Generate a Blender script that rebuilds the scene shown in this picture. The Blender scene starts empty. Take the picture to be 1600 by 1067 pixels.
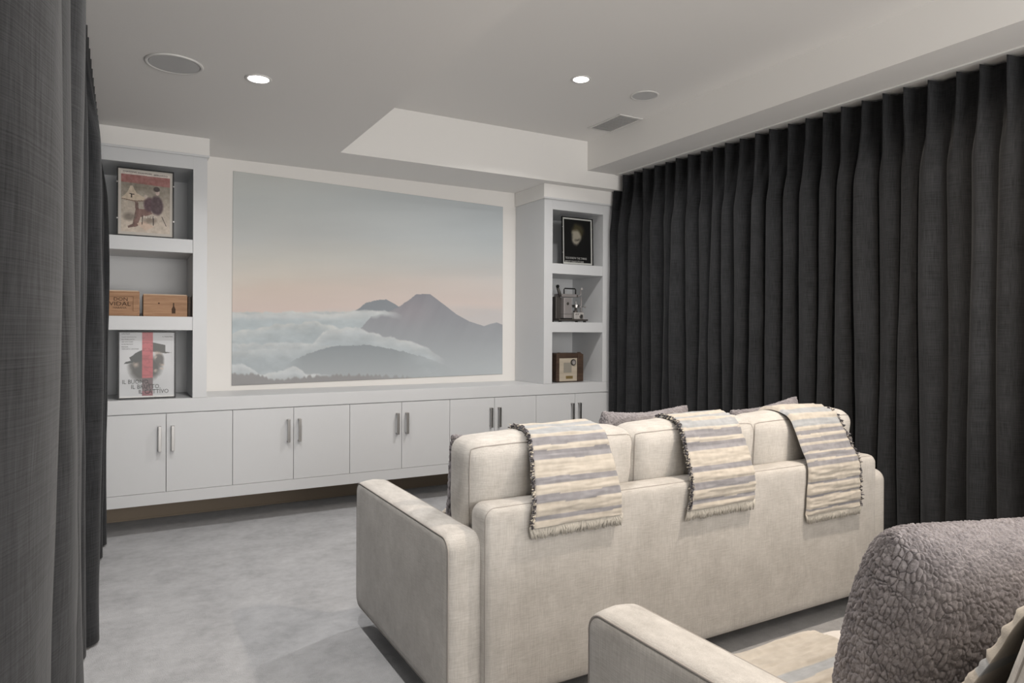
import bpy, bmesh, math, random
import numpy as np
from mathutils import Vector, Matrix, noise as mnoise
from mathutils.kdtree import KDTree

S = bpy.context.scene
C = S.collection
R = math.radians

# ------------------------------------------------------------------ camera
cam = bpy.data.cameras.new('camera')
cam_o = bpy.data.objects.new('camera', cam)
C.objects.link(cam_o)
S.camera = cam_o
yaw, pit, rol, FPX = R(29.62), R(-0.075), R(0.265), 1067.8
rt = Vector((math.cos(yaw), -math.sin(yaw), 0))
fw = Vector((math.sin(yaw)*math.cos(pit), math.cos(yaw)*math.cos(pit), math.sin(pit)))
up = rt.cross(fw)
r2 = rt*math.cos(rol) + up*math.sin(rol)
u2 = -rt*math.sin(rol) + up*math.cos(rol)
m = Matrix((r2, u2, -fw)).transposed().to_4x4()
m.translation = (0, 0, 1.25)
cam_o.matrix_world = m
cam.sensor_width = 36
cam.lens = 36*FPX/1600
cam.shift_y = -(533.5-521.2)/1600
cam.clip_start = 0.02

# ------------------------------------------------------------------ world, light, exposure
W = bpy.data.worlds.new('world')
S.world = W
W.use_nodes = True
W.node_tree.nodes['Background'].inputs[0].default_value = (.05, .05, .05, 1)
W.node_tree.nodes['Background'].inputs[1].default_value = 1
S.view_settings.view_transform = 'Standard'
S.view_settings.look = 'None'
S.view_settings.gamma = 1
S.view_settings.use_curve_mapping = False
S.view_settings.exposure = 0.0

ZS, ZM = 2.465, 2.83            # soffit and main ceiling heights
WARM, NEUT = (1.0, .86, .72), (1.0, .965, .935)
DOWNLIGHTS = [  # x, y, ceiling z, power, colour
    (.56, 3.46, ZS, 11, NEUT), (2.47, 3.49, ZM, 22, NEUT),
    (.56, 2.20, ZS, 11, NEUT), (2.47, 1.25, ZM, 31, WARM),
    (.56, .20, ZS, 8, WARM), (2.47, -1.1, ZM, 20, WARM)]
def area(name, loc, rot, size, power, color, size_y=None, spread=None):
    l = bpy.data.lights.new(name, 'AREA')
    l.energy = power; l.color = color; l.size = size
    if size_y:
        l.shape = 'RECTANGLE'; l.size_y = size_y
    else:
        l.shape = 'DISK'
    if spread: l.spread = spread
    o = bpy.data.objects.new(name, l)
    o.location = loc; o.rotation_euler = rot
    C.objects.link(o)
    return o
for x, y, z, pw, c in DOWNLIGHTS:
    area('downlight_beam', (x, y, z-.012), (0, 0, 0), .085, pw, c, spread=R(150))
# unseen soft fill lamp, added behind the viewer to lift the shadows
area('rear_fill_light', (1.85, -2.85, 1.25), (R(90), 0, 0), 3.9, 156, (1.0, .985, .97), size_y=2.3)

# ------------------------------------------------------------------ helpers
def lin(c):
    return tuple((v/255/12.92 if v/255 <= .04045 else ((v/255+.055)/1.055)**2.4) for v in c)

def mat(name, col, rough=.6, metal=0., spec=.5, **kw):
    mt = bpy.data.materials.new(name)
    mt.use_nodes = True
    b = mt.node_tree.nodes['Principled BSDF']
    b.inputs['Base Color'].default_value = (*col, 1)
    b.inputs['Roughness'].default_value = rough
    b.inputs['Metallic'].default_value = metal
    b.inputs['Specular IOR Level'].default_value = spec
    for k, v in kw.items():
        b.inputs[k.replace('_', ' ')].default_value = v
    return mt

def N(mt, kind, **props):
    n = mt.node_tree.nodes.new(kind)
    for k, v in props.items(): setattr(n, k, v)
    return n
def L(mt, a, b): mt.node_tree.links.new(a, b)
def BS(mt): return mt.node_tree.nodes['Principled BSDF']

def coords(mt, kind='Object', scale=(1, 1, 1)):
    tc = N(mt, 'ShaderNodeTexCoord')
    mp = N(mt, 'ShaderNodeMapping')
    mp.inputs['Scale'].default_value = scale
    L(mt, tc.outputs[kind], mp.inputs[0])
    return mp.outputs[0]

def noise_n(mt, vec, scale, detail=3, rough=.5):
    n = N(mt, 'ShaderNodeTexNoise')
    n.inputs['Scale'].default_value = scale
    n.inputs['Detail'].default_value = detail
    n.inputs['Roughness'].default_value = rough
    L(mt, vec, n.inputs['Vector'])
    return n.outputs['Fac']

def math_n(mt, op, a, b=None, c=None):
    n = N(mt, 'ShaderNodeMath', operation=op)
    for i, v in enumerate((a, b, c)):
        if v is None: continue
        if hasattr(v, 'node'): L(mt, v, n.inputs[i])
        else: n.inputs[i].default_value = v
    return n.outputs[0]

def ramp(mt, fac, stops):
    n = N(mt, 'ShaderNodeValToRGB')
    e = n.color_ramp.elements
    while len(e) < len(stops): e.new(.5)
    for el, (p, c) in zip(e, stops):
        el.position = p; el.color = (*c, 1)
    L(mt, fac, n.inputs[0])
    return n.outputs[0]

def bump(mt, h, strength=.3, dist=.002):
    n = N(mt, 'ShaderNodeBump')
    n.inputs['Strength'].default_value = strength
    n.inputs['Distance'].default_value = dist
    L(mt, h, n.inputs['Height'])
    L(mt, n.outputs[0], BS(mt).inputs['Normal'])

def shade(c, k): return tuple(v*k for v in c)

def link(name, me, material, parent=None):
    o = bpy.data.objects.new(name, me)
    C.objects.link(o)
    if material is not None and not me.materials: me.materials.append(material)
    if parent is not None: o.parent = parent
    return o

def obj(name, bm, material, parent=None, smooth=False):
    me = bpy.data.meshes.new(name)
    bmesh.ops.recalc_face_normals(bm, faces=bm.faces)
    bm.to_mesh(me); bm.free()
    if smooth: me.polygons.foreach_set('use_smooth', [True]*len(me.polygons))
    return link(name, me, material, parent)

def tag(o, label=None, cat=None, group=None, kind=None):
    for k, v in (('label', label), ('category', cat), ('group', group), ('kind', kind)):
        if v: o[k] = v
    return o

def empty(name, loc, label=None, cat=None, group=None, rz=0):
    o = bpy.data.objects.new(name, None)
    o.empty_display_size = .05
    C.objects.link(o)
    o.location = loc; o.rotation_euler = (0, 0, rz)
    return tag(o, label, cat, group)

def struct(name, bm, material, parent=None, smooth=False):
    o = obj(name, bm, material, parent, smooth)
    if parent is None: o['kind'] = 'structure'
    return o

def box(bm, x0, x1, y0, y1, z0, z1, bev=0):
    t = bmesh.new()
    bmesh.ops.create_cube(t, size=1)
    for v in t.verts:
        v.co = ((x0+x1)/2+v.co.x*(x1-x0), (y0+y1)/2+v.co.y*(y1-y0), (z0+z1)/2+v.co.z*(z1-z0))
    if bev:
        bmesh.ops.bevel(t, geom=t.edges[:], offset=bev, segments=2, affect='EDGES', profile=.6)
    me = bpy.data.meshes.new('tmp'); t.to_mesh(me); t.free()
    bm.from_mesh(me); bpy.data.meshes.remove(me)
    return bm

def B(x0, x1, y0, y1, z0, z1, bev=0):
    return box(bmesh.new(), x0, x1, y0, y1, z0, z1, bev)

def cyl(bm, c, r, h, axis='z', n=32, r2=None, bev=0):
    t = bmesh.new()
    bmesh.ops.create_cone(t, cap_ends=True, segments=n, radius1=r, radius2=r if r2 is None else r2, depth=h)
    if bev:
        bmesh.ops.bevel(t, geom=[e for e in t.edges if len(e.link_faces) == 2 and any(len(f.verts) > 4 for f in e.link_faces)], offset=bev, segments=2, affect='EDGES')
    if axis == 'y': t.transform(Matrix.Rotation(R(90), 4, 'X'))
    if axis == 'x': t.transform(Matrix.Rotation(R(90), 4, 'Y'))
    t.transform(Matrix.Translation(c))
    me = bpy.data.meshes.new('tmp'); t.to_mesh(me); t.free()
    bm.from_mesh(me); bpy.data.meshes.remove(me)
    return bm

def tube(bm, pts, r, n=6, closed=False):
    pts = [Vector(p) for p in pts]
    rings = []
    N_ = len(pts)
    prev = None
    for i, p in enumerate(pts):
        if closed: d = pts[(i+1) % N_]-pts[i-1]
        else: d = pts[min(i+1, N_-1)]-pts[max(i-1, 0)]
        d.normalize()
        a = prev if prev is not None else (Vector((0, 0, 1)) if abs(d.z) < .9 else Vector((1, 0, 0)))
        a = (a-d*a.dot(d))
        if a.length < 1e-6: a = d.orthogonal()
        a.normalize(); prev = a
        b = d.cross(a)
        rr = r[i] if hasattr(r, '__len__') else r
        rings.append([bm.verts.new(p+(a*math.cos(2*math.pi*k/n)+b*math.sin(2*math.pi*k/n))*rr) for k in range(n)])
    M = N_ if closed else N_-1
    for i in range(M):
        A, D = rings[i], rings[(i+1) % N_]
        for k in range(n):
            bm.faces.new((A[k], A[(k+1) % n], D[(k+1) % n], D[k]))
    if not closed:
        bm.faces.new(rings[0][::-1]); bm.faces.new(rings[-1])
    return bm

def grid_mesh(name, P, close_u=False):
    """P: (rows, cols, 3) array -> mesh data"""
    nr, nc = P.shape[:2]
    idx = np.arange(nr*nc).reshape(nr, nc)
    a = idx[:-1, :-1].ravel(); b = idx[:-1, 1:].ravel(); c = idx[1:, 1:].ravel(); d = idx[1:, :-1].ravel()
    F = np.stack([a, b, c, d], 1)
    me = bpy.data.meshes.new(name)
    me.vertices.add(nr*nc); me.vertices.foreach_set('co', P.reshape(-1).astype(np.float32))
    me.loops.add(F.size); me.loops.foreach_set('vertex_index', F.reshape(-1).astype(np.int32))
    me.polygons.add(len(F))
    me.polygons.foreach_set('loop_start', np.arange(0, F.size, 4, dtype=np.int32))
    me.polygons.foreach_set('loop_total', np.full(len(F), 4, dtype=np.int32))
    me.update(calc_edges=True)
    me.polygons.foreach_set('use_smooth', np.ones(len(F), dtype=bool))
    return me

def set_colors(me, col, name='Col'):
    """col: (n,3) sRGB 0-255"""
    c = np.asarray(col, float)/255
    c = np.where(c <= .04045, c/12.92, ((c+.055)/1.055)**2.4)
    at = me.color_attributes.new(name, 'FLOAT_COLOR', 'POINT')
    at.data.foreach_set('color', np.concatenate([c, np.ones((len(c), 1))], 1).astype(np.float32).ravel())

def set_uv(me, UV):
    uvl = me.uv_layers.new(name='UVMap')
    li = np.zeros(len(me.loops), dtype=np.int32)
    me.loops.foreach_get('vertex_index', li)
    uvl.data.foreach_set('uv', UV.reshape(-1, 2)[li].astype(np.float32).ravel())

def vnoise(x, y, seed=0):
    """smooth value noise on arrays"""
    def h(i, j):
        v = np.sin(i*127.1+j*311.7+seed*74.7)*43758.5453
        return v-np.floor(v)
    xi, yi = np.floor(x), np.floor(y)
    fx, fy = x-xi, y-yi
    fx = fx*fx*(3-2*fx); fy = fy*fy*(3-2*fy)
    return (h(xi, yi)*(1-fx)+h(xi+1, yi)*fx)*(1-fy)+(h(xi, yi+1)*(1-fx)+h(xi+1, yi+1)*fx)*fy
def fbm(x, y, seed=0, o=4):
    s = 0; a = .5
    for k in range(o):
        s = s+a*vnoise(x*2**k, y*2**k, seed+k*13); a *= .5
    return s/(1-.5**o)
def worley3(P, seed=0):
    C_ = np.floor(P)
    best = np.full(P.shape[:-1], 9.); sec = best.copy()
    for dx in (-1, 0, 1):
        for dy in (-1, 0, 1):
            for dz in (-1, 0, 1):
                c = C_+(dx, dy, dz)
                h = c[..., 0]*127.1+c[..., 1]*311.7+c[..., 2]*74.7+seed
                o = np.stack([np.sin(h)*43758.5453, np.sin(h*1.31+2.1)*23421.631, np.sin(h*.77+5.3)*31337.77], -1)
                o -= np.floor(o)
                d = np.linalg.norm(c+.1+.8*o-P, axis=-1)
                sec = np.minimum(sec, np.maximum(best, d)); best = np.minimum(best, d)
    return best, sec
def worley(x, y, seed=0):
    xi, yi = np.floor(x), np.floor(y)
    best = np.full(x.shape, 9.); sec = np.full(x.shape, 9.)
    for dx in (-1, 0, 1):
        for dy in (-1, 0, 1):
            i, j = xi+dx, yi+dy
            a = np.sin(i*127.1+j*311.7+seed)*43758.5453; a -= np.floor(a)
            b = np.sin(i*269.5+j*183.3+seed)*43758.5453; b -= np.floor(b)
            d = np.hypot(i+.15+.7*a-x, j+.15+.7*b-y)
            sec = np.minimum(sec, np.maximum(best, d)); best = np.minimum(best, d)
    return best, sec

def rrect(hw, hh, r, n=6):
    """rounded rectangle outline, counter-clockwise, centred"""
    r = max(min(r, hw, hh), 1e-4)
    out = []
    for cx, cy, a0 in ((hw-r, hh-r, 0), (-hw+r, hh-r, 90), (-hw+r, -hh+r, 180), (hw-r, -hh+r, 270)):
        for k in range(n+1):
            a = R(a0+90*k/n)
            out.append((cx+r*math.cos(a), cy+r*math.sin(a)))
    return out

def slab(hw, hh, rad, layers, bulge=0.0, nseg=6):
    """upholstered slab: outline in (a,b), stacked along t. layers: [(t, inset)]. returns list of rings"""
    rings = []
    for t, ins in layers:
        rings.append([(a, b, t) for a, b in rrect(hw-ins, hh-ins, max(rad-ins, .004), nseg)])
    t0, i0 = layers[0]; t1, i1 = layers[-1]
    head, tail = [], []
    for s in (.93, .75, .5, .25):
        head.insert(0, [(a*s, b*s, t0-bulge*(1-s*s)) for a, b in rrect(hw-i0, hh-i0, max(rad-i0, .004), nseg)])
        tail.append([(a*s, b*s, t1+bulge*(1-s*s)) for a, b in rrect(hw-i1, hh-i1, max(rad-i1, .004), nseg)])
    return head+rings+tail

def loft(rings, mapf):
    bm = bmesh.new()
    vs = [[bm.verts.new(mapf(*p)) for p in r] for r in rings]
    n = len(vs[0])
    for A, D in zip(vs[:-1], vs[1:]):
        for k in range(n):
            bm.faces.new((A[k], A[(k+1) % n], D[(k+1) % n], D[k]))
    bm.faces.new(vs[0]); bm.faces.new(vs[-1])
    return bm

def soft_map(w, d, h, r, bulge, wr=0, seed=0, taper=0, pinch=0):
    hw, hd, hh = w/2, d/2, h/2
    H = np.array([hw, hd, hh])
    def f(P):
        P = np.asarray(P, float)*H
        q = np.clip(P, -(H-r), H-r)
        v = P-q
        ln = np.linalg.norm(v, axis=-1, keepdims=True)
        P2 = q+v/np.maximum(ln, 1e-9)*r
        P2 = np.where(ln > 1e-9, P2, P)
        n = P2/H
        out = P2.copy()
        for a in range(3):
            b, c = (a+1) % 3, (a+2) % 3
            out[..., a] += n[..., a]*bulge[a]*(1-np.clip(n[..., b], -1, 1)**2)*(1-np.clip(n[..., c], -1, 1)**2)
        if taper:
            out[..., 0] *= 1+taper*n[..., 2]
            out[..., 1] *= 1+taper*1.5*n[..., 2]
        if wr:
            x, y, z = out[..., 0], out[..., 1], out[..., 2]
            k = (fbm(x*9+z*5+seed, z*7-x*3+y*8, seed)-.5)*2*wr + (fbm(x*24+seed, z*20+y*22, seed+5)-.5)*wr*.6
            nn = v/np.maximum(ln, 1e-9)
            out = out+nn*k[..., None]
        return out
    return f

def soft_box(f, n=14):
    """six sub-divided faces of a cube mapped through f, welded"""
    s = np.linspace(-1, 1, n+1)
    t = np.sin(s*math.pi/2)*.55+s*.45
    a, b = np.meshgrid(t, t)
    bm = bmesh.new()
    for ax in range(3):
        for sg in (-1, 1):
            P = np.zeros((n+1, n+1, 3))
            P[..., ax] = sg; P[..., (ax+1) % 3] = a; P[..., (ax+2) % 3] = b
            Q = f(P)
            vs = [[bm.verts.new(Q[i, j]) for j in range(n+1)] for i in range(n+1)]
            for i in range(n):
                for j in range(n):
                    fc = (vs[i][j], vs[i][j+1], vs[i+1][j+1], vs[i+1][j])
                    bm.faces.new(fc if sg > 0 else fc[::-1])
    bmesh.ops.remove_doubles(bm, verts=bm.verts, dist=1e-5)
    return bm

def text_bm(items, depth=.0006):
    """items: [(string, size, x, z, xscale)] laid out in the XZ plane facing -Y (left aligned, baseline z)"""
    bm = bmesh.new()
    for s_, size, x, z, xs in items:
        cu = bpy.data.curves.new('txt', 'FONT')
        cu.body = s_; cu.size = size; cu.extrude = depth/2; cu.resolution_u = 2
        o = bpy.data.objects.new('txt', cu)
        C.objects.link(o)
        bpy.context.view_layer.update()
        dg = bpy.context.evaluated_depsgraph_get()
        me = bpy.data.meshes.new_from_object(o.evaluated_get(dg))
        me.transform(Matrix.Translation((x, 0, z)) @ Matrix.Rotation(R(90), 4, 'X') @ Matrix.Diagonal((xs, 1, 1, 1)))
        bm.from_mesh(me)
        bpy.data.meshes.remove(me)
        bpy.data.objects.remove(o); bpy.data.curves.remove(cu)
    return bm

# ------------------------------------------------------------------ materials
def painted(name, col, rough, tex=900, st=.08, dist=.0006):
    mt = mat(name, col, rough)
    v = coords(mt)
    bump(mt, noise_n(mt, v, tex, 2), st, dist)
    return mt
m_wall = painted('wall_paint', (.82, .80, .77), .75, 260, .12, .0008)
m_ceil = painted('ceiling_paint', (.80, .785, .765), .9, 70, .16, .0015)
m_sofface = painted('soffit_face_paint', (.84, .825, .80), .8, 260, .12, .0008)
m_cab = painted('white_lacquer', (.66, .67, .68), .38, 500, .02, .0003)
m_white = mat('white_plastic', (.72, .71, .69), .5)
m_gap = mat('cabinet_interior_dark', (.12, .115, .11), .8)
m_kick = painted('shaded_baseboard_tone', (.34, .27, .20), .6)  # brown carries the shade on the wall under the floating cupboards

def carpet():
    mt = mat('grey_carpet', (.3, .3, .31), .95, spec=.1)
    v = coords(mt)
    n1 = noise_n(mt, v, 4.5, 6, .62)
    n2 = noise_n(mt, v, 22, 4, .6)
    n3 = noise_n(mt, v, 260, 2, .6)
    s_ = math_n(mt, 'ADD', math_n(mt, 'MULTIPLY', n1, .5), math_n(mt, 'ADD', math_n(mt, 'MULTIPLY', n2, .27), math_n(mt, 'MULTIPLY', n3, .23)))
    L(mt, ramp(mt, s_, [(.34, (.31, .315, .33)), (.5, (.44, .448, .465)), (.66, (.55, .557, .575))]), BS(mt).inputs['Base Color'])
    h = math_n(mt, 'ADD', math_n(mt, 'MULTIPLY', n3, .7), n2)
    bump(mt, h, .8, .008)
    BS(mt).inputs['Sheen Weight'].default_value = .25
    return mt
m_carpet = carpet()

def linen(name, c0, c1, sc=1.0, uv=False, st=.35, mottled=.35, rough=.9, lo=.36, hi=.64, sheen=.15):
    """woven cloth: slubby threads running both ways"""
    mt = mat(name, c0, rough, spec=.2)
    k = 'UV' if uv else 'Object'
    if uv:
        va = noise_n(mt, coords(mt, k, (520*sc, 14*sc, 1)), 1, 3, .6)
        vb = noise_n(mt, coords(mt, k, (14*sc, 520*sc, 1)), 1, 3, .6)
        vc = noise_n(mt, coords(mt, k, (7, 4, 1)), 1, 4, .6)
    else:
        # vertical threads vary in x+y, horizontal threads vary in z
        va = noise_n(mt, coords(mt, k, (420*sc, 420*sc, 22*sc)), 1, 3, .6)
        vb = noise_n(mt, coords(mt, k, (26*sc, 26*sc, 420*sc)), 1, 3, .6)
        vc = noise_n(mt, coords(mt, k, (9, 9, 9)), 1, 4, .65)
    s_ = math_n(mt, 'ADD', math_n(mt, 'MULTIPLY', va, (1-mottled)/2), math_n(mt, 'ADD', math_n(mt, 'MULTIPLY', vb, (1-mottled)/2), math_n(mt, 'MULTIPLY', vc, mottled)))
    L(mt, ramp(mt, s_, [(lo, c0), (hi, c1)]), BS(mt).inputs['Base Color'])
    bump(mt, math_n(mt, 'ADD', va, vb), st, .0012)
    BS(mt).inputs['Sheen Weight'].default_value = sheen
    return mt
m_sofa = linen('oatmeal_upholstery', (.44, .42, .39), (.66, .635, .60))
m_seat = linen('lit_seat_upholstery', (.56, .53, .49), (.72, .69, .65), st=.2)  # sofa fabric lightened: light falling on the seat tops put into the colour
m_welt = mat('upholstery_welt', (.36, .335, .31), .9)
m_curt = linen('charcoal_linen', (.005, .0053, .0058), (.042, .0435, .047), uv=True, sc=.75, st=.5, mottled=.22, lo=.34, hi=.66, sheen=.08)
m_leg = mat('black_wood', (.015, .013, .012), .5)
m_chrome = mat('brushed_nickel', (.42, .41, .40), .33, 1.0)
m_black = mat('black_frame', (.008, .008, .008), .35)

def vcol(name, rough=.5, sheen=0, bumps=None, coat=0):
    mt = mat(name, (.5, .5, .5), rough, spec=.3)
    a = N(mt, 'ShaderNodeAttribute', attribute_name='Col')
    L(mt, a.outputs['Color'], BS(mt).inputs['Base Color'])
    BS(mt).inputs['Sheen Weight'].default_value = sheen
    BS(mt).inputs['Coat Weight'].default_value = coat
    BS(mt).inputs['Coat Roughness'].default_value = .08
    if bumps: bump(mt, noise_n(mt, coords(mt), bumps[0], 3, .6), bumps[1], bumps[2])
    return mt
m_mural = vcol('projected_picture', .8)
m_print = vcol('poster_print', .5, coat=.35)
m_throw = vcol('striped_gauze', .95, .2, (420, .5, .0015))
m_fringe = mat('cream_cotton_yarn', (.56, .53, .475), .95)
m_tuft = vcol('grey_yarn', .95)

def fur(name):
    mt = mat(name, (.2, .2, .2), .95, spec=.1)
    v = coords(mt)
    n1 = noise_n(mt, v, 420, 3, .7); n2 = noise_n(mt, v, 30, 3, .6)
    s_ = math_n(mt, 'ADD', math_n(mt, 'MULTIPLY', n1, .5), math_n(mt, 'MULTIPLY', n2, .5))
    L(mt, ramp(mt, s_, [(.36, (.19, .18, .19)), (.64, (.37, .35, .36))]), BS(mt).inputs['Base Color'])
    bump(mt, n1, .6, .004)
    BS(mt).inputs['Sheen Weight'].default_value = .6
    BS(mt).inputs['Sheen Roughness'].default_value = .4
    BS(mt).inputs['Sheen Tint'].default_value = (.85, .8, .85, 1)
    return mt
m_fur = fur('mauve_grey_fleece')

def wood(name, c0, c1, sc=1):
    mt = mat(name, c0, .55)
    v = coords(mt, 'Object', (6*sc, 60*sc, 90*sc))
    n1 = noise_n(mt, v, 1, 4, .6)
    L(mt, ramp(mt, n1, [(.35, c0), (.65, c1)]), BS(mt).inputs['Base Color'])
    bump(mt, n1, .15, .001)
    return mt
m_pine = wood('stained_pine', (.30, .155, .075), (.44, .25, .135))
m_pine2 = wood('pale_pine_edge', (.55, .40, .27), (.66, .50, .36))
m_walnut = wood('dark_walnut', (.035, .02, .013), (.085, .05, .03))
m_ink = mat('brown_ink', (.06, .03, .015), .8)
m_inkblack = mat('black_ink', (.015, .015, .015), .8)
m_inkgrey = mat('grey_ink', (.10, .10, .10), .8)
m_inkred = mat('dark_red_ink', (.16, .03, .035), .8)
m_inkwhite = mat('pale_ink', (.45, .45, .43), .8)
m_lamp = mat('lamp_lens', (.9, .9, .9), .5)
BS(m_lamp).inputs['Emission Color'].default_value = (1, .97, .93, 1)
BS(m_lamp).inputs['Emission Strength'].default_value = 14
m_grille = painted('speaker_grille_cloth', (.55, .55, .55), .9, 1500, .5, .001)

# ------------------------------------------------------------------ structure
XL, XR, YB, YK = -.22, 3.95, 5.17, -3.0
YSF, XSF = 4.60, 1.272          # soffit edges
XBK, ZBK = 3.325, 2.59          # bulkhead over the curtain
struct('floor', B(XL-.1, XR+.1, YK-.1, YB+.1, -.1, 0), m_carpet)
struct('wall_back', B(XL-.1, XR+.1, YB, YB+.1, 0, ZM+.1), m_wall)
struct('wall_left', B(XL-.1, XL, YK, YB, 0, ZM+.1), m_wall)
struct('wall_right', B(XR, XR+.1, YK, YB, 0, ZM+.1), m_wall)
struct('wall_rear', B(XL-.1, XR+.1, YK-.1, YK, 0, ZM+.1), m_wall)
struct('ceiling', B(XL-.1, XR+.1, YK-.1, YB+.1, ZM, ZM+.1), m_ceil)
# dropped soffits: L-shaped, one body
def prism(poly, z0, z1):
    bm = bmesh.new()
    a = [bm.verts.new((x, y, z0)) for x, y in poly]; b = [bm.verts.new((x, y, z1)) for x, y in poly]
    bm.faces.new(a); bm.faces.new(b[::-1])
    for i in range(len(poly)):
        j = (i+1) % len(poly)
        bm.faces.new((a[i], b[i], b[j], a[j]))
    return bm
so = prism([(XL, YK), (XSF, YK), (XSF, YSF), (XR, YSF), (XR, YB), (XL, YB)], ZS, ZM)
struct('ceiling_soffit', so, m_ceil)
so = bpy.data.objects['ceiling_soffit']
so.data.materials.append(m_sofface)
for p in so.data.polygons:
    if abs(p.normal.z) < .5: p.material_index = 1
bk = struct('ceiling_bulkhead', B(XBK, XR, YK, YSF, ZBK, ZM), m_ceil)
bk.data.materials.append(m_sofface)
for p in bk.data.polygons:
    if abs(p.normal.z) < .5: p.material_index = 1
struct('baseboard_back', B(XL+.002, XR-.3, YB-.014, YB-.0005, 0, .105, .003), m_kick)
struct('trim_1', B(XL+.002, XR-.3, YB-.02, YB-.014, 0, .012, .003), m_kick)

# ------------------------------------------------------------------ built-in cabinets
YF = 4.70
U0, DW = -.151, .3814
ZC, ZD1, ZD0, ZB0 = .833, .746, .264, .190
wt = empty('worktop', (1.75, YF+.2, ZD1+.002), 'long white worktop running the whole width under both shelf towers', 'worktop')
obj('top_slab', B(-1.75-.21, 3.662-1.75, -.2, YB-YF-.2-.002, 0, ZC-ZD1-.002, .002), m_cab, wt)
cab_labels = [
    'white cupboard standing beside the dark curtain at the left end',
    'white cupboard under the inner edge of the left shelf tower',
    'white cupboard under the middle of the mountain picture',
    'white cupboard whose lower half hides behind the sofa and left striped throw',
    'white cupboard at the right end under the right shelf tower']
def make_cabinet():
    r = empty('cabinet', (0, 0, 0))
    w = 2*DW
    b = bmesh.new()
    # carcass: sides, back, floor with bottom rail, shelf, all behind the doors
    box(b, .0005, .018, .021, .455, ZB0, ZD1)
    box(b, w-.018, w-.0005, .021, .455, ZB0, ZD1)
    box(b, .018, w-.018, .44, .455, ZB0, ZD1)
    box(b, .018, w-.018, .021, .44, ZD1-.018, ZD1)
    box(b, .018, w-.018, .03, .44, .48, .498)
    box(b, .018, w-.018, .021, .44, ZB0, ZB0+.05)
    obj('body', b, m_cab, r)
    obj('bottom_rail', B(.0, w, 0, .021, ZB0, ZD0-.002, .0006), m_cab, r)
    for k in (0, 1):
        d = obj('door', B(k*DW+.0015, (k+1)*DW-.0015, 0, .02, ZD0, ZD1-.003, .0008), m_cab, r)
        hb = bmesh.new()
        hx = DW+(-.036 if k == 0 else .036)
        box(hb, hx-.009, hx+.009, -.034, -.024, .515, .668, .0015)
        box(hb, hx-.009, hx+.009, -.026, 0, .515, .525, .001)
        box(hb, hx-.009, hx+.009, -.026, 0, .658, .668, .001)
        obj('handle', hb, m_chrome, d)
    return r
def copy_tree(o, parent=None):
    c = o.copy(); C.objects.link(c)
    c.parent = parent
    for ch in list(o.children): copy_tree(ch, c)
    return c
cab0 = make_cabinet()
for k, lb in enumerate(cab_labels):
    c = cab0 if k == 0 else copy_tree(cab0)
    c.location = (U0+2*DW*k, YF, 0)
    tag(c, lb, 'cabinet', 'white two-door cupboards along the wall')
obj('filler', B(2*DW+.001, 3.662-(U0+8*DW), 0, .02, ZB0, ZD1-.003), m_cab, c)

def tower(name, x0, x1, sl, sr, label, crown=True):
    """open shelf tower from worktop to soffit; x0,x1 outer, sl, sr stile widths"""
    D = YB-YF-.003
    t = empty(name, ((x0+x1)/2, YF, ZC), label, 'shelving')
    o = -(x0+x1)/2
    z0, ztop, zo = .001, 2.345-ZC, 2.262-ZC
    obj('side_panel', B(x0+o, x0+o+sl, 0, D, z0, ztop, .001), m_cab, t)
    obj('side_panel', B(x1+o-sr, x1+o, 0, D, z0, ztop, .001), m_cab, t)
    obj('back_panel', B(x0+o+sl, x1+o-sr, D-.012, D, z0, zo), m_cab, t)
    obj('head_rail', B(x0+o+sl, x1+o-sr, 0, D, zo, ztop, .001), m_cab, t)
    for z in (1.822, 1.340):
        obj('shelf', B(x0+o+sl+.0005, x1+o-sr-.0005, .004, D-.013, z-ZC-.084, z-ZC, .0015), m_cab, t)
    cb = bmesh.new()
    a, b_ = (x0+o-.011, x1+o+.011) if crown else (x0+o-.011, x1+o-.001)
    if name == 'left_shelving': a = x0+o
    box(cb, a, b_, -.012, D, ztop+.0005, ZS-ZC-.001, .0015)
    obj('crown_box', cb, m_sofface, t)
    lb = bmesh.new()
    box(lb, a, b_, -.018, -.0125, ztop-.004, ztop+.010, .002)
    obj('crown_bead', lb, m_cab, t)
    return t
tower('left_shelving', XL+.004, .457, .08, .081, 'tall white open shelf tower left of the mountain picture, holding wooden boxes', True)
tower('right_shelving', 2.970, 3.662, .081, .098, 'tall white open shelf tower right of the mountain picture, beside the long curtain', False)

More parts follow.
